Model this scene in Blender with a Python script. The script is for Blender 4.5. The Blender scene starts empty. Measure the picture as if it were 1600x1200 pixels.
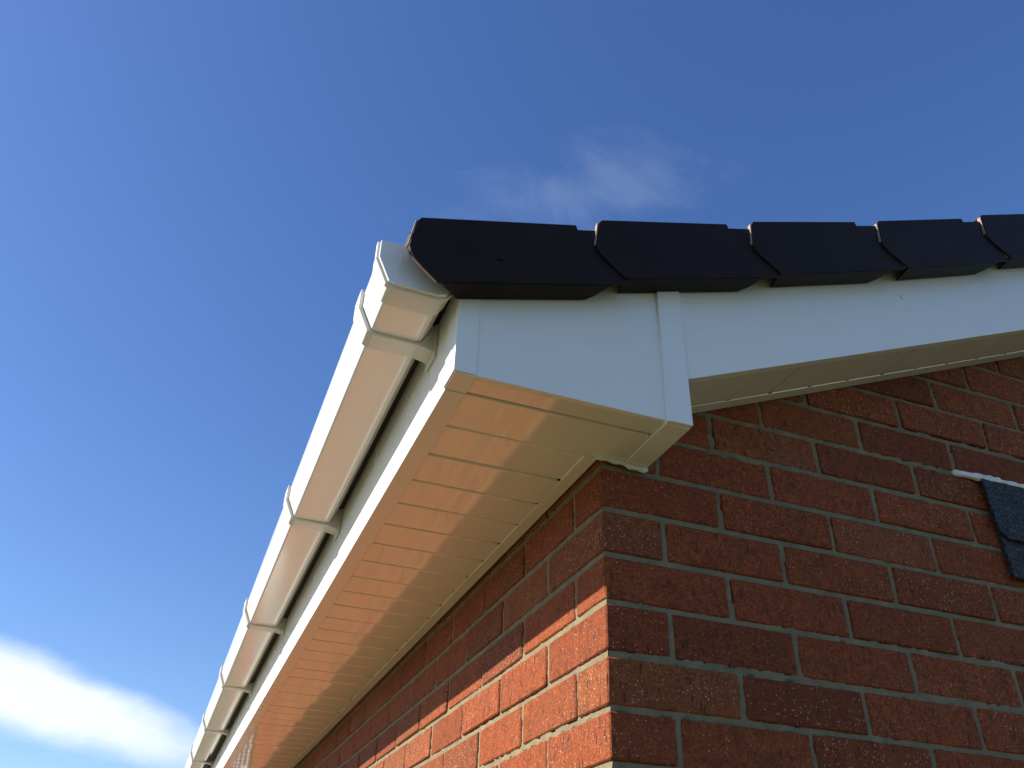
import bpy, bmesh, math, random
from mathutils import Vector, Matrix, noise
random.seed(7)
R = math.radians
scene = bpy.context.scene
col = scene.collection

# ------------------------------------------------------------------ camera
cd = bpy.data.cameras.new('camera')
cam = bpy.data.objects.new('camera', cd); col.objects.link(cam); scene.camera = cam
right = Vector((0.93340, -0.35796, 0.02506)); up = Vector((-0.21842, -0.51137, 0.83114)); back = Vector((-0.28470, -0.78126, -0.55550))
mw = Matrix.Identity(4)
for i, v in enumerate((right, up, back)):
    for j in range(3): mw[j][i] = v[j]
mw.translation = (-0.5566, -1.0986, -0.5899)
cam.matrix_world = mw
cd.sensor_width = 36.0; cd.lens = 1340.0 / 1600.0 * 36.0
cd.clip_start = 0.02; cd.clip_end = 5000

# ------------------------------------------------------------------ sun and sky
to_sun = Vector((-1.0, 0.25, 0.715)).normalized()
SUN_EL = math.asin(to_sun.z); SUN_AZ = math.atan2(to_sun.x, to_sun.y)
sd = bpy.data.lights.new('sun', 'SUN'); sd.energy = 5.0; sd.angle = R(0.53); sd.color = (1.0, 0.90, 0.74)
sun = bpy.data.objects.new('sun', sd); col.objects.link(sun); sun.location = (-6, 2, 8)
sun.rotation_euler = (-to_sun).to_track_quat('-Z', 'Y').to_euler()

world = bpy.data.worlds.new('World'); scene.world = world; world.use_nodes = True
nt = world.node_tree; N = nt.nodes; L = nt.links; N.clear()
def node(t, **k):
    n = N.new(t)
    for a, b in k.items(): setattr(n, a, b)
    return n
def setin(n, i, v):
    if hasattr(v, 'is_linked') or hasattr(v, 'links'): (n.id_data.links).new(v, n.inputs[i])
    else: n.inputs[i].default_value = v
def mth(op, a, b=0.0, c=None, clamp=False):
    n = node('ShaderNodeMath', operation=op, use_clamp=clamp); setin(n, 0, a); setin(n, 1, b)
    if c is not None: setin(n, 2, c)
    return n.outputs[0]
out = node('ShaderNodeOutputWorld'); bg = node('ShaderNodeBackground'); bg.inputs[1].default_value = 0.085
sky = node('ShaderNodeTexSky', sky_type='NISHITA'); sky.sun_disc = False
sky.sun_elevation = SUN_EL; sky.sun_rotation = SUN_AZ
sky.air_density = 1.0; sky.dust_density = 0.35; sky.ozone_density = 3.0; sky.altitude = 60
tc = node('ShaderNodeTexCoord')
nz = node('ShaderNodeTexNoise'); nz.inputs['Scale'].default_value = 5.0; nz.inputs['Detail'].default_value = 7; nz.inputs['Roughness'].default_value = 0.58
mp = node('ShaderNodeMapping'); mp.inputs['Scale'].default_value = (1.0, 1.0, 2.2)
L.new(tc.outputs['Generated'], mp.inputs['Vector']); L.new(mp.outputs[0], nz.inputs['Vector'])
nzf = nz.outputs['Fac']
wz = node('ShaderNodeTexNoise'); wz.inputs['Scale'].default_value = 7.0; wz.inputs['Detail'].default_value = 8; wz.inputs['Roughness'].default_value = 0.62; wz.inputs['Distortion'].default_value = 0.6
mp2 = node('ShaderNodeMapping'); mp2.inputs['Scale'].default_value = (1.0, 1.4, 1.0); mp2.inputs['Rotation'].default_value = (0.4, 0.5, 0.3)
L.new(tc.outputs['Generated'], mp2.inputs['Vector']); L.new(mp2.outputs[0], wz.inputs['Vector'])
wzf = wz.outputs['Fac']
def azel(az, el): return Vector((math.sin(R(az)) * math.cos(R(el)), math.cos(R(az)) * math.cos(R(el)), math.sin(R(el))))
def cloud(az, el, ra, rb, tilt, gain, fac, soft, amp=1.5):
    """soft-edged bank of cloud around one compass direction"""
    c = azel(az, el); a = Vector((math.cos(R(az)), -math.sin(R(az)), 0)); b = a.cross(c) if a.cross(c).z > 0 else -a.cross(c)
    t = R(tilt); a2 = a * math.cos(t) + b * math.sin(t); b2 = -a * math.sin(t) + b * math.cos(t)
    def dot(v, r):
        n = node('ShaderNodeVectorMath', operation='DOT_PRODUCT'); L.new(tc.outputs['Generated'], n.inputs[0]); n.inputs[1].default_value = v / r
        return n.outputs['Value']
    u, v = dot(a2, ra), dot(b2, rb)
    d = mth('SQRT', mth('ADD', mth('MULTIPLY', u, u), mth('MULTIPLY', v, v)))
    d = mth('ADD', d, mth('MULTIPLY', mth('SUBTRACT', fac, 0.5), -amp))
    m = node('ShaderNodeMapRange', interpolation_type='SMOOTHSTEP'); setin(m, 0, d)
    m.inputs[1].default_value = 1.0; m.inputs[2].default_value = 1.0 - soft; m.inputs[3].default_value = 0.0; m.inputs[4].default_value = gain
    front = mth('GREATER_THAN', dot(c, 1.0), 0.0)
    return mth('MULTIPLY', m.outputs[0], front)
acc = None
banks = [(-9.0, 11.9, 0.26, 0.046, -12, 0.88, nzf, 0.62, 1.1), (-42, 9, 0.22, 0.06, 5, 0.9, nzf, 0.8), (38, 7, 0.3, 0.05, -4, 0.9, nzf, 0.8),
         (95, 12, 0.3, 0.07, 8, 0.9, nzf, 0.8), (150, 15, 0.35, 0.08, -6, 0.9, nzf, 0.8), (-120, 13, 0.3, 0.07, 4, 0.9, nzf, 0.8), (-165, 22, 0.25, 0.07, 10, 0.8, nzf, 0.9),
         (25.5, 46.2, 0.20, 0.062, 6, 0.10, wzf, 1.5, 2.8), (100, 50, 0.2, 0.08, 20, 0.3, wzf, 1.3), (-110, 58, 0.22, 0.07, 40, 0.3, wzf, 1.3), (170, 52, 0.2, 0.06, -20, 0.3, wzf, 1.3)]
for bnk in banks:
    m = cloud(*bnk); acc = m if acc is None else mth('MAXIMUM', acc, m)
mix = node('ShaderNodeMix', data_type='RGBA'); L.new(acc, mix.inputs['Factor'])
hs = node('ShaderNodeHueSaturation'); hs.inputs['Hue'].default_value = 0.511; hs.inputs['Saturation'].default_value = 1.19; hs.inputs['Value'].default_value = 1.10
L.new(sky.outputs[0], hs.inputs['Color']); L.new(hs.outputs[0], mix.inputs['A']); mix.inputs['B'].default_value = (6.6, 7.0, 7.7, 1)
L.new(mix.outputs['Result'], bg.inputs[0]); L.new(bg.outputs[0], out.inputs[0])

vs = scene.view_settings
vs.view_transform = 'Standard'; vs.look = 'None'; vs.gamma = 1.0; vs.use_curve_mapping = False; vs.exposure = 0.95
scene.cycles.max_bounces = 8; scene.cycles.diffuse_bounces = 5; scene.cycles.glossy_bounces = 4

# ------------------------------------------------------------------ materials
def material(name):
    m = bpy.data.materials.new(name); m.use_nodes = True
    t = m.node_tree; return m, t, t.nodes['Principled BSDF']
class NB:
    def __init__(s, t): s.t = t
    def n(s, typ, ins=None, **k):
        q = s.t.nodes.new(typ)
        for a, b in k.items(): setattr(q, a, b)
        for a, b in (ins or {}).items():
            if isinstance(b, bpy.types.NodeSocket): s.t.links.new(b, q.inputs[a])
            else: q.inputs[a].default_value = b
        return q
    def m(s, op, a, b=0.0, clamp=False): return s.n('ShaderNodeMath', {0: a, 1: b}, operation=op, use_clamp=clamp).outputs[0]
    def mixc(s, f, a, b, blend='MIX'): 
        q = s.n('ShaderNodeMix', data_type='RGBA', blend_type=blend)
        for nm, v in (('Factor', f), ('A', a), ('B', b)):
            if isinstance(v, bpy.types.NodeSocket): s.t.links.new(v, q.inputs[nm])
            else: q.inputs[nm].default_value = v if not isinstance(v, tuple) or len(v) == 4 else (*v, 1)
        return q.outputs['Result']
    def rng(s, v, a, b, c=0.0, d=1.0): return s.n('ShaderNodeMapRange', {0: v, 1: a, 2: b, 3: c, 4: d}).outputs[0]
    def noise(s, vec, scale, detail=4, rough=0.55): return s.n('ShaderNodeTexNoise', {'Vector': vec, 'Scale': scale, 'Detail': detail, 'Roughness': rough}).outputs['Fac']
    def link(s, a, b): s.t.links.new(a, b)

def pvc(name, colr, rough, spec=0.5, wave=0.0, dirt=0.10):
    m, t, p = material(name); b = NB(t)
    co = b.n('ShaderNodeNewGeometry').outputs['Position']
    n1 = b.noise(co, 9.0, 5, 0.6); n2 = b.noise(co, 140.0, 3, 0.5)
    c = b.mixc(b.rng(n1, 0.45, 0.8, 0.0, dirt), colr, tuple(x * 0.72 for x in (colr[0], colr[1] * 0.97, colr[2] * 0.9)))
    c = b.mixc(b.rng(n2, 0.66, 0.8, 0.0, dirt * 1.2), c, (0.42, 0.38, 0.30))
    b.link(c, p.inputs['Base Color'])
    b.link(b.rng(n1, 0.3, 0.7, rough * 0.85, rough * 1.25), p.inputs['Roughness'])
    p.inputs['Specular IOR Level'].default_value = spec
    w = b.noise(co, 16.0, 2, 0.5)
    bp_ = b.n('ShaderNodeBump', {'Strength': 0.25, 'Distance': 0.0004 + wave, 'Height': w})
    b.link(bp_.outputs[0], p.inputs['Normal'])
    return m
M_PVC = pvc('white_pvc', (0.80, 0.80, 0.78), 0.24, 0.5)
M_SOF = pvc('white_soffit_pvc', (0.79, 0.77, 0.69), 0.075, 1.0, 0.0004)
M_SOF.node_tree.nodes['Principled BSDF'].inputs['IOR'].default_value = 1.8
M_GUT = pvc('white_gutter_pvc', (0.80, 0.79, 0.76), 0.12, 1.0, 0.0002)
M_GUT.node_tree.nodes['Principled BSDF'].inputs['IOR'].default_value = 1.6
M_BRK = pvc('matt_white_plastic', (0.66, 0.65, 0.62), 0.42, 0.35, 0.0001, 0.2)
M_SEAL = pvc('white_sealant', (0.72, 0.73, 0.72), 0.5, 0.4, 0.001, 0.25)

def brick_mat():
    m, t, p = material('red_brick'); b = NB(t)
    g = b.n('ShaderNodeNewGeometry'); oi = b.n('ShaderNodeObjectInfo')
    rnd = b.m('FRACT', b.m('ADD', oi.outputs['Random'], g.outputs['Random Per Island']))
    rnd2 = b.m('FRACT', b.m('MULTIPLY', rnd, 17.31)); rnd3 = b.m('FRACT', b.m('MULTIPLY', rnd, 91.7))
    co = g.outputs['Position']
    n_big = b.noise(co, 22.0, 4, 0.6); n_mid = b.noise(co, 130.0, 5, 0.65); n_fine = b.noise(co, 520.0, 3, 0.6)
    st = b.n('ShaderNodeMapping', {'Vector': co, 'Scale': (1.0, 1.0, 0.22)}).outputs[0]
    drag = b.noise(st, 330.0, 3, 0.6)
    c = b.mixc(b.rng(n_big, 0.3, 0.7), (0.1591, 0.0258, 0.0066), (0.2795, 0.0568, 0.0137))
    c = b.mixc(b.rng(n_mid, 0.35, 0.75, 0.0, 0.7), c, (0.344, 0.0963, 0.025))
    # whole bricks fired darker, browner or more purple than others
    c = b.mixc(b.rng(rnd, 0.55, 1.0, 0.0, 0.5), c, (0.0989, 0.0198, 0.0078))
    c = b.mixc(b.rng(rnd2, 0.72, 1.0, 0.0, 0.55), c, (0.2322, 0.086, 0.0265))
    heart = b.m('MULTIPLY', b.rng(n_big, 0.52, 0.66), b.rng(rnd3, 0.35, 0.9, 0.0, 0.5))
    c = b.mixc(heart, c, (0.0774, 0.0163, 0.0094))
    # drag marks and open pits
    v1 = b.n('ShaderNodeTexVoronoi', {'Vector': st, 'Scale': 150.0, 'Randomness': 1.0}, feature='F1')
    sel1 = b.m('GREATER_THAN', b.n('ShaderNodeSeparateColor', {0: v1.outputs['Color']}).outputs[0], b.rng(rnd2, 0.0, 1.0, 0.90, 0.66))
    pit = b.m('MULTIPLY', b.rng(v1.outputs['Distance'], 0.34, 0.14), sel1)
    pit2 = b.rng(drag, 0.66, 0.75, 0.0, 0.75)
    pits = b.m('MAXIMUM', pit, pit2)
    c = b.mixc(b.m('MULTIPLY', pits, 0.85), c, (0.060, 0.022, 0.016))
    # pale grit in the clay
    v2 = b.n('ShaderNodeTexVoronoi', {'Vector': co, 'Scale': 300.0, 'Randomness': 1.0}, feature='F1')
    sc_ = b.n('ShaderNodeSeparateColor', {0: v2.outputs['Color']})
    sel2 = b.m('GREATER_THAN', sc_.outputs[0], b.rng(rnd3, 0.0, 1.0, 0.50, 0.88))
    size = b.rng(sc_.outputs[1], 0.0, 1.0, 0.05, 0.40)
    grit = b.m('MULTIPLY', b.m('LESS_THAN', v2.outputs['Distance'], size), sel2)
    m1 = b.noise(co, 260.0, 6, 0.75); m2 = b.noise(co, 60.0, 5, 0.7)
    c = b.mixc(1.0, c, b.n('ShaderNodeCombineColor', {i: b.m('MULTIPLY', b.rng(m1, 0.30, 0.70, 0.38, 1.55), b.rng(m2, 0.3, 0.7, 0.68, 1.12)) for i in range(3)}).outputs[0], 'MULTIPLY')
    sm = b.n('ShaderNodeMapping', {'Vector': co, 'Scale': (0.6, 0.6, 1.0)}).outputs[0]
    smear = b.m('MULTIPLY', b.rng(b.noise(sm, 38.0, 6, 0.7), 0.60, 0.78), b.rng(rnd2, 0.25, 0.9, 0.05, 0.42))
    c = b.mixc(smear, c, (0.36, 0.235, 0.135))
    soot = b.m('MULTIPLY', b.rng(b.noise(sm, 15.0, 5, 0.65), 0.52, 0.75), b.rng(rnd, 0.0, 0.7, 0.55, 0.0))
    c = b.mixc(soot, c, (0.075, 0.024, 0.013))
    c = b.mixc(b.m('MULTIPLY', grit, b.rng(sc_.outputs[2], 0.0, 1.0, 0.15, 0.85)), c, (0.56, 0.40, 0.27))
    b.link(c, p.inputs['Base Color'])
    p.inputs['Roughness'].default_value = 0.82; p.inputs['Specular IOR Level'].default_value = 0.3
    h = b.m('ADD', b.m('MULTIPLY', n_mid, 0.5), b.m('MULTIPLY', n_fine, 0.35))
    h = b.m('SUBTRACT', h, b.m('MULTIPLY', pits, 0.7)); h = b.m('ADD', h, b.m('MULTIPLY', grit, 0.25))
    b.link(b.n('ShaderNodeBump', {'Strength': 0.8, 'Distance': 0.0022, 'Height': h}).outputs[0], p.inputs['Normal'])
    return m
M_BRICK = brick_mat()
FIXPOS = (-0.2497, 0.2746)

def mortar_mat():
    m, t, p = material('mortar'); b = NB(t)
    co = b.n('ShaderNodeNewGeometry').outputs['Position']
    n1 = b.noise(co, 30.0, 4, 0.6); n2 = b.noise(co, 420.0, 4, 0.65); n3 = b.noise(co, 5.0, 2)
    c = b.mixc(b.rng(n1, 0.3, 0.7), (0.1485, 0.1215, 0.0702), (0.2385, 0.1962, 0.1152))
    c = b.mixc(b.rng(n2, 0.55, 0.8, 0.0, 0.6), c, (0.10, 0.082, 0.05))
    c = b.mixc(b.rng(n3, 0.45, 0.7, 0.0, 0.4), c, (0.15, 0.13, 0.085))
    b.link(c, p.inputs['Base Color']); p.inputs['Roughness'].default_value = 0.92
    h = b.m('ADD', b.m('MULTIPLY', n2, 0.6), n1)
    b.link(b.n('ShaderNodeBump', {'Strength': 0.8, 'Distance': 0.002, 'Height': h}).outputs[0], p.inputs['Normal'])
    return m
M_MORTAR = mortar_mat()

def simple(name, c0, c1, scale, rough, bump=0.0, dist=0.001, spec=0.5, grit=None):
    m, t, p = material(name); b = NB(t)
    co = b.n('ShaderNodeNewGeometry').outputs['Position']
    n1 = b.noise(co, scale, 5, 0.6)
    c = b.mixc(b.rng(n1, 0.3, 0.7), c0, c1)
    if grit:
        v = b.n('ShaderNodeTexVoronoi', {'Vector': co, 'Scale': grit}, feature='F1')
        s = b.n('ShaderNodeSeparateColor', {0: v.outputs['Color']})
        c = b.mixc(b.m('MULTIPLY', b.m('GREATER_THAN', s.outputs[0], 0.6), b.rng(s.outputs[1], 0, 1, 0.1, 0.9)), c, (0.10, 0.11, 0.13))
    b.link(c, p.inputs['Base Color']); p.inputs['Roughness'].default_value = rough; p.inputs['Specular IOR Level'].default_value = spec
    if bump:
        n2 = b.noise(co, scale * 6, 4, 0.6)
        b.link(b.n('ShaderNodeBump', {'Strength': bump, 'Distance': dist, 'Height': n2}).outputs[0], p.inputs['Normal'])
    return m
M_CAP = simple('dark_brown_plastic', (0.0155, 0.0095, 0.0075), (0.022, 0.0135, 0.0105), 14, 0.5, 0.3, 0.0008, 0.12)
M_CAPEDGE = simple('sunlit_plastic_edge', (0.20, 0.135, 0.105), (0.28, 0.19, 0.15), 60, 0.6, 0.3, 0.0008)  # cap plastic made paler, sunlight on the front edge painted in
M_TILE = simple('dark_roof_tile', (0.045, 0.032, 0.027), (0.07, 0.048, 0.04), 30, 0.8, 0.6, 0.002)
M_FELT = simple('mineral_felt', (0.010, 0.012, 0.016), (0.020, 0.023, 0.030), 60, 0.85, 0.9, 0.0015, 0.4, grit=480.0)
M_DARK = simple('dark_gap', (0.02, 0.018, 0.014), (0.03, 0.027, 0.02), 60, 0.8)
M_GRASS = simple('lawn', (0.026, 0.036, 0.006), (0.048, 0.056, 0.011), 3.0, 0.9, 0.8, 0.02)
M_PAVE = simple('buff_paving', (0.24, 0.16, 0.066), (0.31, 0.215, 0.092), 6.0, 0.85, 0.5, 0.003)
M_GLASS, _t, _p = material('window_glass'); _p.inputs['Base Color'].default_value = (0.02, 0.025, 0.03, 1); _p.inputs['Roughness'].default_value = 0.04
M_GLASS.node_tree.nodes['Principled BSDF'].inputs['Specular IOR Level'].default_value = 0.6

# ------------------------------------------------------------------ mesh helpers
def mesh_obj(name, verts, faces, mat, parent=None, smooth=False, bevel=0.0, seg=2):
    me = bpy.data.meshes.new(name); me.from_pydata([tuple(v) for v in verts], [], faces)
    bm = bmesh.new(); bm.from_mesh(me); bmesh.ops.recalc_face_normals(bm, faces=bm.faces)
    if bevel: bmesh.ops.bevel(bm, geom=list(bm.edges), offset=bevel, segments=seg, affect='EDGES', profile=0.5, clamp_overlap=True)
    bm.to_mesh(me); bm.free()
    me.materials.append(mat)
    if smooth:
        for p in me.polygons: p.use_smooth = True
        me.set_sharp_from_angle(angle=R(35))
    o = bpy.data.objects.new(name, me); col.objects.link(o); o.parent = parent
    return o
def box_vf(x0, x1, y0, y1, z0, z1):
    v = [(x, y, z) for x in (x0, x1) for y in (y0, y1) for z in (z0, z1)]
    return v, [(0, 1, 3, 2), (4, 6, 7, 5), (0, 4, 5, 1), (2, 3, 7, 6), (0, 2, 6, 4), (1, 5, 7, 3)]
def box(name, x0, x1, y0, y1, z0, z1, mat, parent=None, bevel=0.0):
    v, f = box_vf(x0, x1, y0, y1, z0, z1); return mesh_obj(name, v, f, mat, parent, bevel=bevel)
def prism_vf(poly, y0, y1):
    """poly: (x, z) outline, extruded along y"""
    n = len(poly); v = [(x, y0, z) for x, z in poly] + [(x, y1, z) for x, z in poly]
    f = [tuple(range(n)), tuple(range(2 * n - 1, n - 1, -1))] + [(i, (i + 1) % n, n + (i + 1) % n, n + i) for i in range(n)]
    return v, f
def prism(name, poly, y0, y1, mat, parent=None, bevel=0.0):
    v, f = prism_vf(poly, y0, y1); return mesh_obj(name, v, f, mat, parent, bevel=bevel)
class Acc:
    def __init__(s): s.v = []; s.f = []
    def add(s, vf, mat=None):
        k = len(s.v); s.v += [tuple(mat @ Vector(p)) if mat else p for p in vf[0]]; s.f += [tuple(i + k for i in q) for q in vf[1]]; return s
def empty(name, loc, label, cat):
    o = bpy.data.objects.new(name, None); col.objects.link(o); o.location = loc; o['label'] = label; o['category'] = cat
    o.empty_display_size = 0.1
    return o
def tag_structure(o): o['kind'] = 'structure'; return o

# ------------------------------------------------------------------ ground
GZ = -2.35
gr = mesh_obj('ground', [(-400, -400, GZ), (400, -400, GZ), (400, 400, GZ), (-400, 400, GZ)], [(0, 1, 2, 3)], M_GRASS); tag_structure(gr)
path = box('path', -1.15, -0.02, -1.4, 9.4, GZ - 0.05, GZ + 0.03, M_PAVE); tag_structure(path)
for i in range(18):
    for j in range(2):
        x0 = -1.145 + j * 0.565; y0 = -1.395 + i * 0.6
        box('paving_slab', x0 + 0.004, x0 + 0.557, y0 + 0.004, y0 + 0.592, GZ + 0.02, GZ + 0.042 + random.uniform(-.002, .002), M_PAVE, path, bevel=0.004)

# ------------------------------------------------------------------ the house
ZS = 0.088            # underside of the eaves soffit
XF = -0.295           # outer face of the fascia
YB = -0.145           # outer face of the bargeboard and box end
PITCH = 0.415
LEN = 9.0; WID = 7.2  # house length along y and width along x
def barge_z(x): return 0.1764 + PITCH * (x - 0.0896)
house = empty('brick_house', (0, 0, GZ), 'red brick house corner with white eaves, soffit and dark tiled roof edge', 'house')
HP = house
def local(o):
    """keep world coordinates for children of the house root"""
    o.matrix_parent_inverse = Matrix.Translation((0, 0, -GZ)); return o

# mortar cores: the walls behind and between the bricks
def mortar_sheet(name, origin, ux, n, length, z0, z1, step, topf=None):
    """a wall of mortar: uneven front sheet with depth behind it"""
    nu = int(length / step); nv = int((z1 - z0) / step); V = []; F = []
    for j in range(nv + 1):
        for i in range(nu + 1):
            u = length * i / nu; zt = z1 if topf is None else min(z1, topf(u)); z = z0 + (zt - z0) * j / nv
            p = Vector(origin) + Vector(ux) * u + Vector((0, 0, z))
            k = noise.noise(p * 55) * 0.0012 + noise.noise(p * 14) * 0.0010
            V.append(p + Vector(n) * k)
    for j in range(nv):
        for i in range(nu):
            a = j * (nu + 1) + i; F.append((a, a + 1, a + nu + 2, a + nu + 1))
    base = len(V)
    back_off = -Vector(n) * 0.094
    ring = [0, nu, (nv + 1) * (nu + 1) - 1, nv * (nu + 1)]
    for r in ring: V.append(V[r] + back_off)
    F.append((base, base + 3, base + 2, base + 1))
    edges = [list(range(0, nu + 1)), [j * (nu + 1) + nu for j in range(nv + 1)], [nv * (nu + 1) + i for i in range(nu, -1, -1)], [j * (nu + 1) for j in range(nv, -1, -1)]]
    for e, (a, b_) in zip(edges, ((0, 1), (1, 2), (2, 3), (3, 0))): F.append(tuple(e) + (base + b_, base + a))
    o = mesh_obj(name, V, F, M_MORTAR, HP, smooth=True); return local(o)
def joint_dist(u, z, wall):
    """distance from the centre of the nearest bed joint or perpend"""
    k = math.floor(-z / 0.075); dz = abs((-z / 0.075 - round(-z / 0.075)) * 0.075)
    first = (0.22 if k % 2 else 0.1075) if wall == 'g' else (0.1075 if k % 2 else 0.22)
    t = (u - first) / 0.225; du = abs(t - round(t)) * 0.225 if t > -0.4 else 1.0
    return min(dz, du)
def fine_mortar(name, wall, length, z0, z1, step, topf=None):
    """close-up of the wall: joints struck a little behind the brick faces, ragged at the arrises"""
    nu = int(length / step); nv = int((z1 - z0) / step); V = []; F = []; keep = {}
    def P(i, j):
        u = 0.0035 + (length - 0.0035) * i / nu; z = z0 + (z1 - z0) * j / nv
        d = joint_dist(u, z, wall)
        q = Vector((u * 1.0, 7.3 if wall == 'g' else 1.7, z))
        h = -0.0030 + noise.noise(q * 95) * 0.0012 + noise.noise(q * 240) * 0.0008 + noise.noise(q * 24) * 0.0011
        if d > 0.0068 + noise.noise(q * 60) * 0.0022: h = -0.0075
        return (u, -h, z) if wall == 'g' else (-h, u, z)
    for j in range(nv + 1):
        for i in range(nu + 1): V.append(P(i, j))
    for j in range(nv):
        for i in range(nu):
            if topf and V[j * (nu + 1) + i][2] > topf(V[j * (nu + 1) + i][0]): continue
            a = j * (nu + 1) + i; F.append((a, a + 1, a + nu + 2, a + nu + 1))
    return V, F
REC = 0.0080
def roof_line(u):    # top of the gable wall just under the rafters
    return barge_z(u if u < WID / 2 else WID - u) + 0.12
wall_g = mortar_sheet('gable_wall', (0.004, REC, 0), (1, 0, 0), (0, -1, 0), WID - 0.008, GZ, 1.85, 0.016, roof_line)
wall_e = mortar_sheet('eaves_wall', (REC, LEN - 0.004, 0), (0, -1, 0), (-1, 0, 0), LEN - 0.11, GZ, 0.20, 0.016)
local(box('plain_wall', WID - 0.1, WID, 0.11, LEN, GZ, 0.2, M_MORTAR, HP))
local(prism('plain_wall', [(0.11, GZ), (WID - 0.11, GZ), (WID - 0.11, 0.2), (WID / 2, roof_line(WID / 2)), (0.11, 0.2)], LEN - 0.1, LEN - 0.005, M_MORTAR, HP))

bpy.context.view_layer.update()
for wall, par, ln, zz0, zz1, tf in (('g', wall_g, 1.75, -0.95, 0.95, lambda u: barge_z(u) + 0.06), ('e', wall_e, 4.2, -0.95, 0.14, None)):
    V, F = fine_mortar('mortar_joints', wall, ln, zz0, zz1, 0.0042, tf)
    o = mesh_obj('mortar_joints', V, F, M_MORTAR, par, smooth=True); o.matrix_parent_inverse = par.matrix_world.inverted()
# bricks: a few shared, slightly uneven shapes
def brick_mesh(lx, ly, k):
    rr = random.Random(k * 31 + int(lx * 1000))
    bm = bmesh.new(); v, f = box_vf(0, lx, 0, ly, 0, 0.065)
    vs_ = [bm.verts.new((x + rr.uniform(-.0016, .0016), y + rr.uniform(-.0013, .0013), z + rr.uniform(-.0016, .0016))) for x, y, z in v]
    for q in f: bm.faces.new([vs_[i] for i in q])
    bmesh.ops.recalc_face_normals(bm, faces=bm.faces)
    bmesh.ops.bevel(bm, geom=list(bm.edges), offset=0.0022, segments=1, affect='EDGES')
    me = bpy.data.meshes.new('brick'); bm.to_mesh(me); bm.free(); me.materials.append(M_BRICK)
    for p in me.polygons: p.use_smooth = False
    return me
NV = 7
BX = [brick_mesh(0.215, 0.1025, k) for k in range(NV)]; HX = [brick_mesh(0.1025, 0.215, k) for k in range(NV)]
rest_g, rest_e = Acc(), Acc()
WIN = (5.35, 6.55, -1.45, -0.20)      # window in the eaves wall: y0, y1, z0, z1
cnt = {'g': 0, 'e': 0}
cand_g, cand_e = [], []
for k in range(-26, 31):
    z0 = -0.075 * (k + 1) + 0.005
    if z0 < GZ: continue
    typeA = (k % 2 != 0)
    zt = z0 + 0.065
    def pushg(x, y, kind): 
        if x + 0.2 > WID: return
        zr = barge_z(x + 0.11 if x < WID / 2 else WID - x - 0.11) + 0.075
        if z0 < zr: cand_g.append((x, y, z0, kind))
    def pushe(x, y, kind):
        if z0 > 0.13 or y + 0.2 > LEN: return
        if WIN[0] - 0.21 < y < WIN[1] and WIN[2] - 0.06 < z0 < WIN[3]: return
        cand_e.append((x, y, z0, kind))
    # corner brick shows on both faces
    pushg(0, 0, 'B' if typeA else 'H')
    xs = 0.225 if typeA else 0.1125
    while xs < WID: pushg(xs, 0, 'B'); xs += 0.225
    ys = 0.1125 if typeA else 0.225
    while ys < LEN: pushe(0, ys, 'H'); ys += 0.225
CAMP = cam.matrix_world.translation
def view_size(p):
    q = cam.matrix_world.inverted() @ Vector(p)
    if q.z > -0.1: return 0
    px = 1340 * q.x / -q.z; py = 1340 * q.y / -q.z
    if abs(px) > 1150 or abs(py) > 900: return 0
    return 1.0 / (-q.z) ** 2 * (1.0 if (abs(px) < 860 and abs(py) < 660) else 0.3)
def put_bricks(cands, parent, rest, limit):
    order = sorted(cands, key=lambda c: -view_size((c[0] + (.1 if c[3] == 'B' else 0), c[1] + (.1 if c[3] == 'H' else 0), c[2])))
    for i, (x, y, z, kind) in enumerate(order):
        lib = BX if kind == 'B' else HX
        dx, dy, dz = random.uniform(-.0012, .0012), random.uniform(-.0012, .0012), random.uniform(-.0010, .0010)
        loc = Vector((x + dx, y + dy, z + dz)); rot = Matrix.Rotation(random.uniform(-.004, .004), 4, 'Y' if kind == 'B' else 'X')
        if i < limit and view_size((x, y, z)) > 0:
            o = bpy.data.objects.new('brick', random.choice(lib)); col.objects.link(o); o.parent = parent
            o.matrix_parent_inverse = parent.matrix_world.inverted()
            o.matrix_world = Matrix.Translation(loc) @ rot
        else:
            me = random.choice(lib); M_ = Matrix.Translation(loc) @ rot
            rest.add(([tuple(v.co) for v in me.vertices], [tuple(p.vertices) for p in me.polygons]), M_)
bpy.context.view_layer.update()
put_bricks(cand_g, wall_g, rest_g, 290); put_bricks(cand_e, wall_e, rest_e, 290)
for rest, par in ((rest_g, wall_g), (rest_e, wall_e)):
    o = mesh_obj('brickwork', rest.v, rest.f, M_BRICK, par); o.matrix_parent_inverse = par.matrix_world.inverted(); o['kind'] = 'stuff'

# window further along the eaves wall
win = local(box('window', -0.002, 0.06, WIN[0], WIN[1], WIN[2], WIN[3], M_GLASS, HP))
def wpart(nm, *a, mat=M_PVC):
    o = box(nm, *a, mat, win, bevel=0.004); o.matrix_parent_inverse = win.matrix_world.inverted(); return o
bpy.context.view_layer.update()
for yy in (WIN[0], WIN[0] + 0.385, WIN[0] + 0.77, WIN[1] - 0.07): wpart('mullion', -0.02, 0.05, yy, yy + 0.07, WIN[2] + 0.061, WIN[3] - 0.061)
wpart('window_frame', -0.021, 0.05, WIN[0], WIN[1], WIN[3] - 0.06, WIN[3]); wpart('window_frame', -0.021, 0.05, WIN[0], WIN[1], WIN[2], WIN[2] + 0.06)
wpart('sill', -0.07, 0.05, WIN[0] - 0.05, WIN[1] + 0.05, WIN[2] - 0.04, WIN[2] - 0.001)

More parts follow.
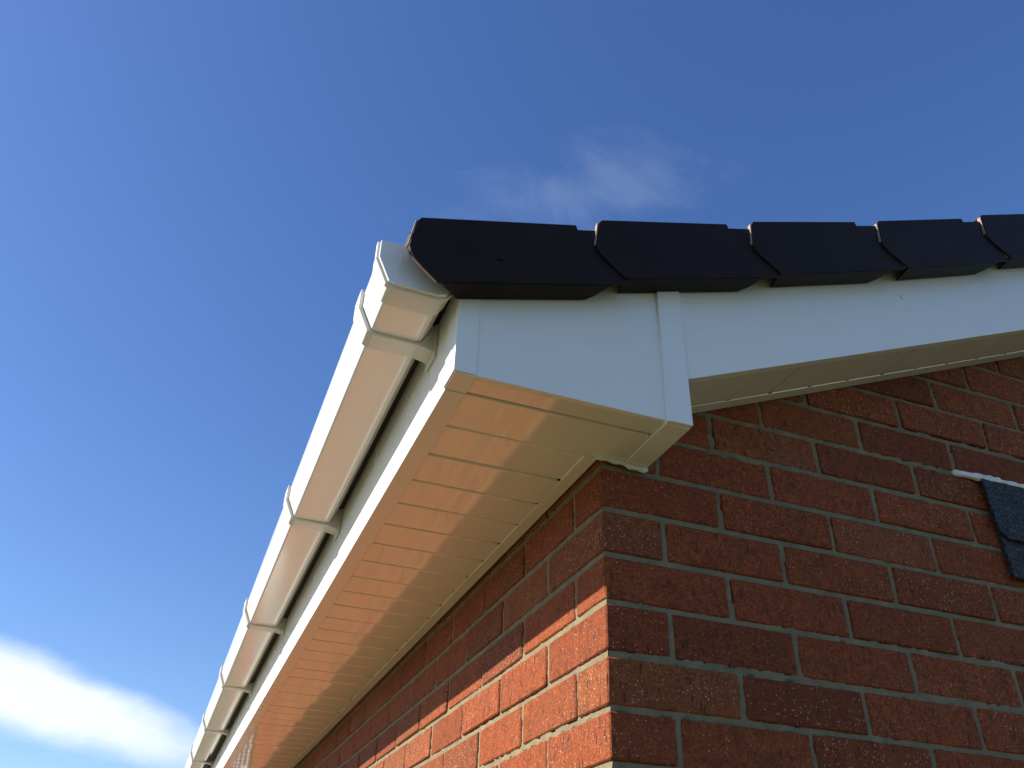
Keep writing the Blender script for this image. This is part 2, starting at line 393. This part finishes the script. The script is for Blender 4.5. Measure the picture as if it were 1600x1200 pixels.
# ---- eaves: fascia with its under-leg, corner trim, box end
def prism_l(*a, **k): return local(prism(*a, **k))
prism_l('fascia_board', [(XF, 0.0835), (XF + 0.033, 0.0845), (XF + 0.033, 0.0885), (XF + 0.010, 0.0885), (XF + 0.010, 0.2555), (XF, 0.2555)], -0.097, LEN + 0.14, M_PVC, HP, bevel=0.0012)
# corner trim: wraps the fascia corner on to the box end (L in plan)
lp = [(XF - 0.0018, YB - 0.0022), (XF + 0.031, YB - 0.0022), (XF + 0.031, YB - 0.0002), (XF + 0.0002, YB - 0.0002), (XF + 0.0002, -0.0968), (XF - 0.0018, -0.0968)]
nl = len(lp); V = [(x, yy, 0.0880) for x, yy in lp] + [(x, yy, 0.262) for x, yy in lp]
local(mesh_obj('corner_trim', V, [tuple(range(nl)), tuple(range(2 * nl - 1, nl - 1, -1))] + [(i, (i + 1) % nl, nl + (i + 1) % nl, nl + i) for i in range(nl)], M_PVC, HP, bevel=0.0006))
prism_l('fascia_return', [(XF + 0.0003, 0.0882), (XF + 0.0006, 0.0868), (XF + 0.033, 0.0862), (XF + 0.033, 0.0907), (XF + 0.010, 0.0907), (XF + 0.010, 0.262), (XF + 0.0003, 0.262)], YB + 0.0003, -0.0972, M_PVC, HP, bevel=0.0006)
prism_l('box_end_panel', [(XF + 0.012, 0.0875), (0.046, 0.0875), (0.046, 0.36), (XF + 0.012, 0.262)], YB, YB + 0.010, M_PVC, HP, bevel=0.001)
# joint trim between box end and bargeboard, with its leg running back to the wall
jt = Acc()
jt.add(prism_vf([(0.040, 0.0842), (0.083, 0.0852), (0.083, 0.385), (0.040, 0.367)], YB - 0.006, YB + 0.004))
jt.add(box_vf(0.0405, 0.0826, YB + 0.0035, -0.002, 0.0838, 0.0915))
jt.add(box_vf(0.0745, 0.0822, YB + 0.003, -0.002, 0.0912, 0.20))
local(mesh_obj('joint_trim', jt.v, jt.f, M_PVC, HP, bevel=0.0012))
# bargeboard up both slopes of this gable
def slope_poly(x0, x1, h0, h1): return [(x0, barge_z(x0) + h0), (x1, barge_z(x1) + h0), (x1, barge_z(x1) + h1), (x0, barge_z(x0) + h1)]
XR = WID / 2
prism_l('bargeboard', slope_poly(0.0825, XR, 0.0, 0.205), YB, YB + 0.018, M_PVC, HP, bevel=0.0015)
mir = lambda poly: [(WID - x, z) for x, z in poly]
prism_l('bargeboard', mir(slope_poly(-0.29, XR - 0.001, 0.0, 0.205)), YB, YB + 0.018, M_PVC, HP, bevel=0.0015)

# ---- eaves soffit: planks with open grooves between them
sof = local(box('soffit', XF + 0.034, -0.004, YB + 0.012, LEN + 0.1, ZS + 0.012, ZS + 0.018, M_SOF, HP))
bpy.context.view_layer.update()
PW = 0.0985
def plank_mesh(name, lx, w, th, lip=0.0028):
    """plank running along x with a rounded, lowered groove edge on one side"""
    prof = [(0.0, th), (0.0, lip), (0.0012, 0.0006), (0.003, 0.0), (w - 0.0075, 0.0), (w - 0.0062, 0.0010), (w - 0.0055, 0.0034), (w, 0.0034), (w, th)]
    seg = 8; V = []; F = []; n = len(prof)
    for i in range(seg + 1):
        for (yy, zz) in prof: V.append((lx * i / seg, yy, zz))
    for i in range(seg):
        for j in range(n): F.append((i * n + j, i * n + (j + 1) % n, (i + 1) * n + (j + 1) % n, (i + 1) * n + j))
    F.append(tuple(range(n))); F.append(tuple(range((seg + 1) * n - 1, seg * n - 1, -1)))
    me = bpy.data.meshes.new(name); me.from_pydata(V, [], F)
    bm = bmesh.new(); bm.from_mesh(me); bmesh.ops.recalc_face_normals(bm, faces=bm.faces); bm.to_mesh(me); bm.free()
    me.materials.append(M_SOF); return me
pm = plank_mesh('soffit_board', -XF - 0.034 - 0.026, PW, 0.011)
pm_long = plank_mesh('soffit_board', 0.040 - (XF + 0.034), PW, 0.011)
y = 0.0045 - PW; i = 0
while y < LEN:
    o = bpy.data.objects.new('soffit_board', pm_long if y < -0.01 else pm); col.objects.link(o); o.parent = sof
    o.matrix_parent_inverse = sof.matrix_world.inverted()
    o.matrix_world = Matrix.Translation((XF + 0.0335, y, ZS + random.uniform(-.0003, .0003))) @ Matrix.Rotation(R(random.uniform(-0.35, 0.35)), 4, 'X') @ Matrix.Rotation(R(random.uniform(-0.22, 0.22)), 4, 'Y')
    y += PW; i += 1
# last part-width plank by the box end
o = box('soffit_board', XF + 0.0335, 0.040, YB + 0.0105, 0.0045 - PW - 0.0055, ZS + 0.0002, ZS + 0.011, M_SOF, sof, bevel=0.001); o.matrix_parent_inverse = sof.matrix_world.inverted()
# edge trim where the soffit meets the wall, and the dark pin holes at each groove
prism_l('wall_trim', [(-0.0275, ZS - 0.0012), (-0.0032, ZS - 0.0012), (-0.0032, ZS + 0.010), (-0.0275, ZS + 0.006)], 0.004, LEN, M_SOF, HP, bevel=0.0008)
box_o = local(box('wall_trim', -0.0034, 0.0405, -0.012, -0.003, ZS - 0.002, ZS + 0.008, M_SOF, HP, bevel=0.001))
for q in range(1, 36):
    yy = 0.0045 + PW * q - 0.003
    local(box('pin_hole', -0.0310, -0.0268, yy - 0.0016, yy + 0.0016, ZS - 0.0004, ZS + 0.004, M_DARK, HP))

# ragged sealant where the joint trim meets the brick corner
def blob_strip(name, pts, r, mat, parent, seed=1, sq=1.0):
    rr = random.Random(seed); V = []; F = []; m = 8
    P = [Vector(p) for p in pts]; fine = []
    for a, b_ in zip(P[:-1], P[1:]):
        k = max(2, int((b_ - a).length / 0.006))
        fine += [a.lerp(b_, t / k) for t in range(k)]
    fine.append(P[-1])
    for i, p in enumerate(fine):
        d = (fine[min(i + 1, len(fine) - 1)] - fine[max(i - 1, 0)]).normalized()
        s = d.cross(Vector((0, 0, 1))).normalized(); u_ = s.cross(d)
        e = 0.55 if i in (0, len(fine) - 1) else 1.0
        k = r * e * (1 + 0.45 * noise.noise(p * 70 + Vector((seed, 0, 0))))
        for j in range(m):
            t = 2 * math.pi * j / m; kk = k * (1 + rr.uniform(-.15, .15)); V.append(p + s * kk * math.cos(t) + u_ * kk * sq * math.sin(t))
    for i in range(len(fine) - 1):
        for j in range(m): F.append((i * m + j, i * m + (j + 1) % m, (i + 1) * m + (j + 1) % m, (i + 1) * m + j))
    F.append(tuple(range(m))); F.append(tuple(range(len(V) - 1, len(V) - m - 1, -1)))
    return mesh_obj(name, V, F, mat, parent, smooth=True)
local(blob_strip('sealant_bead', [(-0.012, -0.004, 0.0865), (0.012, -0.0055, 0.085), (0.040, -0.006, 0.083), (0.050, -0.005, 0.0795), (0.084, -0.004, 0.081)], 0.0048, M_SEAL, HP, 3))

# ---- gable soffit: boards on the slope, joint open at every third board
gs = prism_l('gable_soffit', [(0.086, barge_z(0.086) + 0.016), (XR, barge_z(XR) + 0.016), (XR, barge_z(XR) + 0.022), (0.086, barge_z(0.086) + 0.022)], YB + 0.019, -0.004, M_DARK, HP)
bpy.context.view_layer.update()
ang = math.atan(PITCH); BW = 0.1025
def gable_board(s0, s1, gap):
    v, f = box_vf(0, s1 - s0 - gap, YB + 0.0185, -0.0305, 0, 0.012)
    o = mesh_obj('soffit_board', v, f, M_SOF, gs, bevel=0.0004); o.matrix_parent_inverse = gs.matrix_world.inverted()
    x0 = 0.0845 + s0 * math.cos(ang)
    o.matrix_world = Matrix.Translation((x0, 0, barge_z(x0) + 0.0015 + random.uniform(-.0002, .0002))) @ Matrix.Rotation(-ang, 4, 'Y')
edges_ = [0.0]; s = (0.240 - 0.0845) / math.cos(ang)
edges_.append(s - BW if s - BW > 0.02 else s)
if edges_[-1] != s: edges_.append(s)
while edges_[-1] < 3.7: edges_.append(edges_[-1] + BW)
for i, (a, b_) in enumerate(zip(edges_[:-1], edges_[1:])):
    gable_board(a, b_, 0.0055 if (i + 1) % 3 == 0 else 0.0009)
prism_l('wall_trim', [(0.086, barge_z(0.086) + 0.0003), (XR, barge_z(XR) + 0.0003), (XR, barge_z(XR) + 0.012), (0.086, barge_z(0.086) + 0.012)], -0.0325, -0.0035, M_SOF, HP, bevel=0.0004)
for q in range(12):
    x0 = 0.24 + q * 0.0947
    local(mesh_obj('pin_hole', *[[(x0 + a, yy, barge_z(x0 + a) + dz) for a in (-.003, .003) for yy in (-.0352, -.0327) for dz in (.0008, .004)], box_vf(0, 1, 0, 1, 0, 1)[1]], M_DARK, HP))

# ---- roof: dark tiles in stepped courses, dry-verge caps on the edge
CAPS = [((-0.3452, 0.1982), 17.2), ((-0.0451, 0.3052), 18.6), ((0.267, 0.4186), 20.4), ((0.5815, 0.5385), 22.0), ((0.8942, 0.674), 22.0)]
while CAPS[-1][0][0] < XR - 0.35:
    (bx, bz), t = CAPS[-1]; CAPS.append(((bx + 0.3127, bz + 0.3127 * PITCH), 22.0))
YV = -0.190
def verge_cap(bx, bz, tilt, last=False, first=False):
    a = R(tilt); X = lambda s, n: (bx + s * math.cos(a) - n * math.sin(a), bz + s * math.sin(a) + n * math.cos(a))
    A_ = Acc()
    H = 0.118; Lb = 0.268; Lt = 0.336
    # outer side of the body with its pointed nose
    side = [(0.006, 0.0), (-0.013, 0.030), (-0.0225, 0.047), (-0.0250, 0.055), (-0.0245, 0.064), (-0.002, H - 0.006), (0.006, H), (Lb, H), (Lb, H - 0.03), (Lb + 0.030, 0.0)]
    A_.add(prism_vf([X(*p) for p in side], YV, YV + 0.005))
    # thinner tail that slides under the next cap
    A_.add(prism_vf([X(*p) for p in [(Lb - 0.01, 0.004), (Lt, 0.004), (Lt, H - 0.006), (Lb - 0.01, H - 0.006)]], YV + 0.0042, YV + 0.0085))
    # top flange lying over the tile edge, bottom lip turned in under the tile
    A_.add(prism_vf([X(*p) for p in [(0.004, H - 0.0045), (Lb, H - 0.0045), (Lb, H), (0.004, H)]], YV + 0.001, YV + 0.075))
    A_.add(prism_vf([X(*p) for p in [(Lb - 0.01, H - 0.010), (Lt, H - 0.010), (Lt, H - 0.006), (Lb - 0.01, H - 0.006)]], YV + 0.005, YV + 0.075))
    # lip: chamfered ends
    lip = []
    for n_ in (0.0, 0.004):
        for s_, yy in ((0.006, YV + 0.0005), (0.046 if first else 0.014, YB - 0.0028), (Lb - 0.004, YB - 0.0028), (Lb + 0.010, YB - 0.014), (Lb + 0.030, YV + 0.0005)):
            x, z = X(s_, n_); lip.append((x, yy, z))
    A_.add((lip, [(0, 1, 2, 3, 4), (9, 8, 7, 6, 5)] + [(i, (i + 1) % 5, 5 + (i + 1) % 5, 5 + i) for i in range(5)]))
    o = local(mesh_obj('verge_cap', A_.v, A_.f, M_CAP, HP, bevel=0.0011))
    # front return: the cap end facing down the slope, sunlit tone put into its colour
    fr = Acc()
    for (p, q) in (((-0.0245, 0.066), (-0.002, H - 0.006)), ((-0.0225, 0.047), (0.004, 0.004))):
        d = Vector((q[0] - p[0], q[1] - p[1])).normalized(); nn = Vector((-d.y, d.x)) * 0.0026
        quad = [p, q, (q[0] + nn.x, q[1] + nn.y), (p[0] + nn.x, p[1] + nn.y)]
        fr.add(prism_vf([X(*v) for v in quad], YV + 0.0008, YV + (0.013 if p[1] > 0.07 else 0.009)))
    e = mesh_obj('front_return', fr.v, fr.f, M_CAPEDGE, o, bevel=0.0006)
    if first:
        x, z = FIXPOS; bpy.ops.mesh.primitive_uv_sphere_add(segments=14, ring_count=8, radius=0.0055, location=(0, 0, 0))
        k = bpy.context.object; k.name = 'fixing_head'; k.scale = (1.2, 0.6, 0.8); k.data.materials.append(M_CAP); k.parent = o; k.location = (x, YV - 0.0005, z)
    return o
for i, ((bx, bz), t) in enumerate(CAPS): verge_cap(bx, bz, t, first=(i == 0))
# tile courses behind the caps: one ribbed strip per course on the near slope, joined
tiles = Acc()
for i, ((bx, bz), t) in enumerate(CAPS):
    a = R(t); X = lambda s, n: (bx + s * math.cos(a) - n * math.sin(a), bz + s * math.sin(a) + n * math.cos(a))
    yy = YV + 0.012
    while yy < LEN + 0.15:
        for (w0, w1, nb, nt_) in ((0.0, 0.10, 0.074, 0.098), (0.10, 0.295, 0.066, 0.084)):
            tiles.add(prism_vf([X(-0.014, nb), X(0.36, nb), X(0.36, nt_), X(-0.014, nt_)], yy + w0, yy + w1))
        yy += 0.3
rt = mesh_obj('roof_tiles', tiles.v, tiles.f, M_TILE, HP); local(rt)
# far slope and a boarded deck that closes the roof
deck = [(-0.27, barge_z(-0.27) + 0.150), (XR, barge_z(XR) + 0.205), (WID + 0.27, barge_z(-0.27) + 0.150), (WID + 0.27, barge_z(-0.27) + 0.19), (XR, barge_z(XR) + 0.26), (-0.27, barge_z(-0.27) + 0.165)]
prism_l('roof_deck', deck, YB + 0.022, LEN + 0.13, M_TILE, HP)

# dark felt sheet, added to darken the slot between gutter and fascia
prism_l('slot_darkening_felt', [(-0.2835, 0.2660), (-0.335, 0.2500), (-0.335, 0.2475), (-0.2835, 0.2585)], -0.094, LEN, M_DARK, HP)
# nail caps
def nail(loc, nrm, r=0.0055):
    V = []; F = []; m = 12; nrm = Vector(nrm); a = nrm.orthogonal().normalized(); b_ = nrm.cross(a)
    for rr_, h in ((1.0, 0.0), (0.92, 0.0018), (0.55, 0.0030)):
        for j in range(m):
            t = 2 * math.pi * j / m; V.append(Vector(loc) + (a * math.cos(t) + b_ * math.sin(t)) * r * rr_ + nrm * h)
    for k in range(2):
        for j in range(m): F.append((k * m + j, k * m + (j + 1) % m, (k + 1) * m + (j + 1) % m, (k + 1) * m + j))
    F.append(tuple(range(2 * m, 3 * m))); F.append(tuple(range(m - 1, -1, -1)))
    return local(mesh_obj('nail_cap', V, F, M_PVC, HP, smooth=True))
for yy in (0.010, 0.70, 1.55, 2.40): nail((XF - 0.0002, yy, 0.1765), (-1, 0, 0))
nail((0.600, YB - 0.0002, 0.505), (0, -1, 0), 0.005)

# ------------------------------------------------------------------ gutter
gut = empty('rain_gutter', (-0.36, 0, 0.21), 'white square plastic gutter run with stop end and brackets along the eaves', 'gutter')
def glocal(o): o.matrix_parent_inverse = Matrix.Translation((0.36, 0, -0.21)); return o
FALL = 0.010
def gp(off=0.0, back=0.2460):
    """outer outline of the gutter from front lip, under the base, to the back lip"""
    base = [(-0.4190, 0.2800), (-0.4190, 0.2500), (-0.4010, 0.2110), (-0.3975, 0.2090), (-0.3290, 0.2090), (-0.3215, 0.2120), (-0.3110, 0.2290), (-0.3080, 0.2380), (-0.3080, back)]
    if not off: return base
    res = []
    for i, p in enumerate(base):
        a = Vector(base[max(i - 1, 0)]); b_ = Vector(base[min(i + 1, len(base) - 1)]); d = (b_ - a).normalized(); n = Vector((d.y, -d.x))
        n = -n if (Vector(p) + n - Vector((-0.362, 0.26))).length < (Vector(p) - Vector((-0.362, 0.26))).length else n
        res.append((p[0] + n.x * off, p[1] + n.y * off))
    return res
def shell(outer, inner, y0, y1):
    poly = outer + inner[::-1]; n = len(poly); m = len(outer)
    def pt(p, y): return (p[0], y, p[1] + FALL * y)
    V = [pt(p, y0) for p in poly] + [pt(p, y1) for p in poly]; F = [(i, (i + 1) % n, n + (i + 1) % n, n + i) for i in range(n)]
    for i in range(m - 1):
        a, b_, c, d = i, i + 1, n - 2 - i, n - 1 - i
        F.append((a, b_, c, d)); F.append((n + d, n + c, n + b_, n + a))
    return V, F
glocal(mesh_obj('gutter_channel', *shell(gp(), gp(-0.0025), -0.140, LEN + 0.1), M_GUT, gut, bevel=0.0007))
# stop end: socket, raised rim and closing plate
se = Acc()
se.add(shell(gp(0.0035, 0.283), gp(0.0004, 0.283), -0.146, -0.104)); se.add(shell(gp(0.0085, 0.283), gp(0.0006, 0.283), -0.152, -0.1435))
glocal(mesh_obj('stop_end', se.v, se.f, M_BRK, gut, bevel=0.001))
pl = gp(0.0045, 0.283); n = len(pl)
V = [(x, -0.1575, z - FALL * .157) for x, z in pl] + [(x, -0.149, z - FALL * .15) for x, z in pl]
glocal(mesh_obj('end_plate', V, [tuple(range(n)), tuple(range(2 * n - 1, n - 1, -1))] + [(i, (i + 1) % n, n + (i + 1) % n, n + i) for i in range(n)], M_GUT, gut, bevel=0.0012))
# brackets: strap round the channel plus a web and back plate on the fascia
def bracket(yc, w):
    b_ = Acc(); b_.add(shell(gp(0.0068), gp(0.0006), yc - w / 2, yc + w / 2))
    def P(pts, y0, y1):
        V, F = prism_vf(pts, y0, y1); b_.add(([(x, yy, z + FALL * yy) for x, yy, z in V], F))
    P([(-0.330, 0.2045), (XF - 0.001, 0.1965), (XF - 0.001, 0.2485), (-0.3065, 0.2485), (-0.3060, 0.240), (-0.3095, 0.2280), (-0.3200, 0.2100)], yc - w / 2 + 0.001, yc + w / 2 - 0.001)
    P([(XF - 0.005, 0.186), (XF - 0.0004, 0.186), (XF - 0.0004, 0.2495), (XF - 0.005, 0.2495)], yc - w / 2 - 0.004, yc + w / 2 + 0.004)
    P([(-0.4245, 0.276), (-0.412, 0.278), (-0.412, 0.2855), (-0.4245, 0.2855)], yc - w / 2 + 0.0015, yc + w / 2 - 0.0015)
    glocal(mesh_obj('gutter_bracket', b_.v, b_.f, M_BRK, gut, bevel=0.001))
for yc in (-0.009, 0.747, 1.585, 2.41, 3.30, 4.20, 5.05, 5.9, 6.75, 7.6, 8.45): bracket(yc, 0.040)

# ------------------------------------------------------------------ felt shingle panel on the gable wall
sp = empty('shingle_panel', (1.35, 0, 0.02), 'black mineral felt shingles fixed to the brick gable below a white sealant line', 'shingle panel')
def splocal(o): o.matrix_parent_inverse = Matrix.Translation((-1.35, 0, -0.02)); return o
def shingle(x0, x1, z0, z1, y, rad):
    pts = [(x0, z1), (x1 - 0.002, z1)]
    for q in range(6): t = -math.pi / 2 * q / 5; pts.append((x1 - 0.002 - rad + rad * math.cos(t), z0 + rad + rad * math.sin(t)))
    for q in range(6): t = -math.pi / 2 - math.pi / 2 * q / 5; pts.append((x0 + rad + rad * math.cos(t), z0 + rad + rad * math.sin(t)))
    V, F = prism_vf(pts, 0, 0.005)
    V = [(x, y + yy - 0.004 * (z1 - z) / (z1 - z0), z) for x, yy, z in V]
    return splocal(mesh_obj('shingle', V, F, M_FELT, sp, bevel=0.001))
splocal(box('backing_board', 0.842, 1.84, -0.004, 0.001, 0.024, 0.214, M_FELT, sp))
for q in range(3):
    shingle(0.838 + q * 0.334, 0.838 + (q + 1) * 0.334, 0.016, 0.118, -0.0095, 0.004)
    shingle(0.830 + q * 0.334, 0.830 + (q + 1) * 0.334, 0.092, 0.219, -0.0145, 0.026)
splocal(blob_strip('sealant_bead', [(0.772, 0.0, 0.2262), (0.80, -0.003, 0.2248), (0.84, -0.010, 0.2225), (1.0, -0.0125, 0.2225), (1.4, -0.0125, 0.2225), (1.84, -0.0125, 0.2225)], 0.0070, M_SEAL, sp, 9))
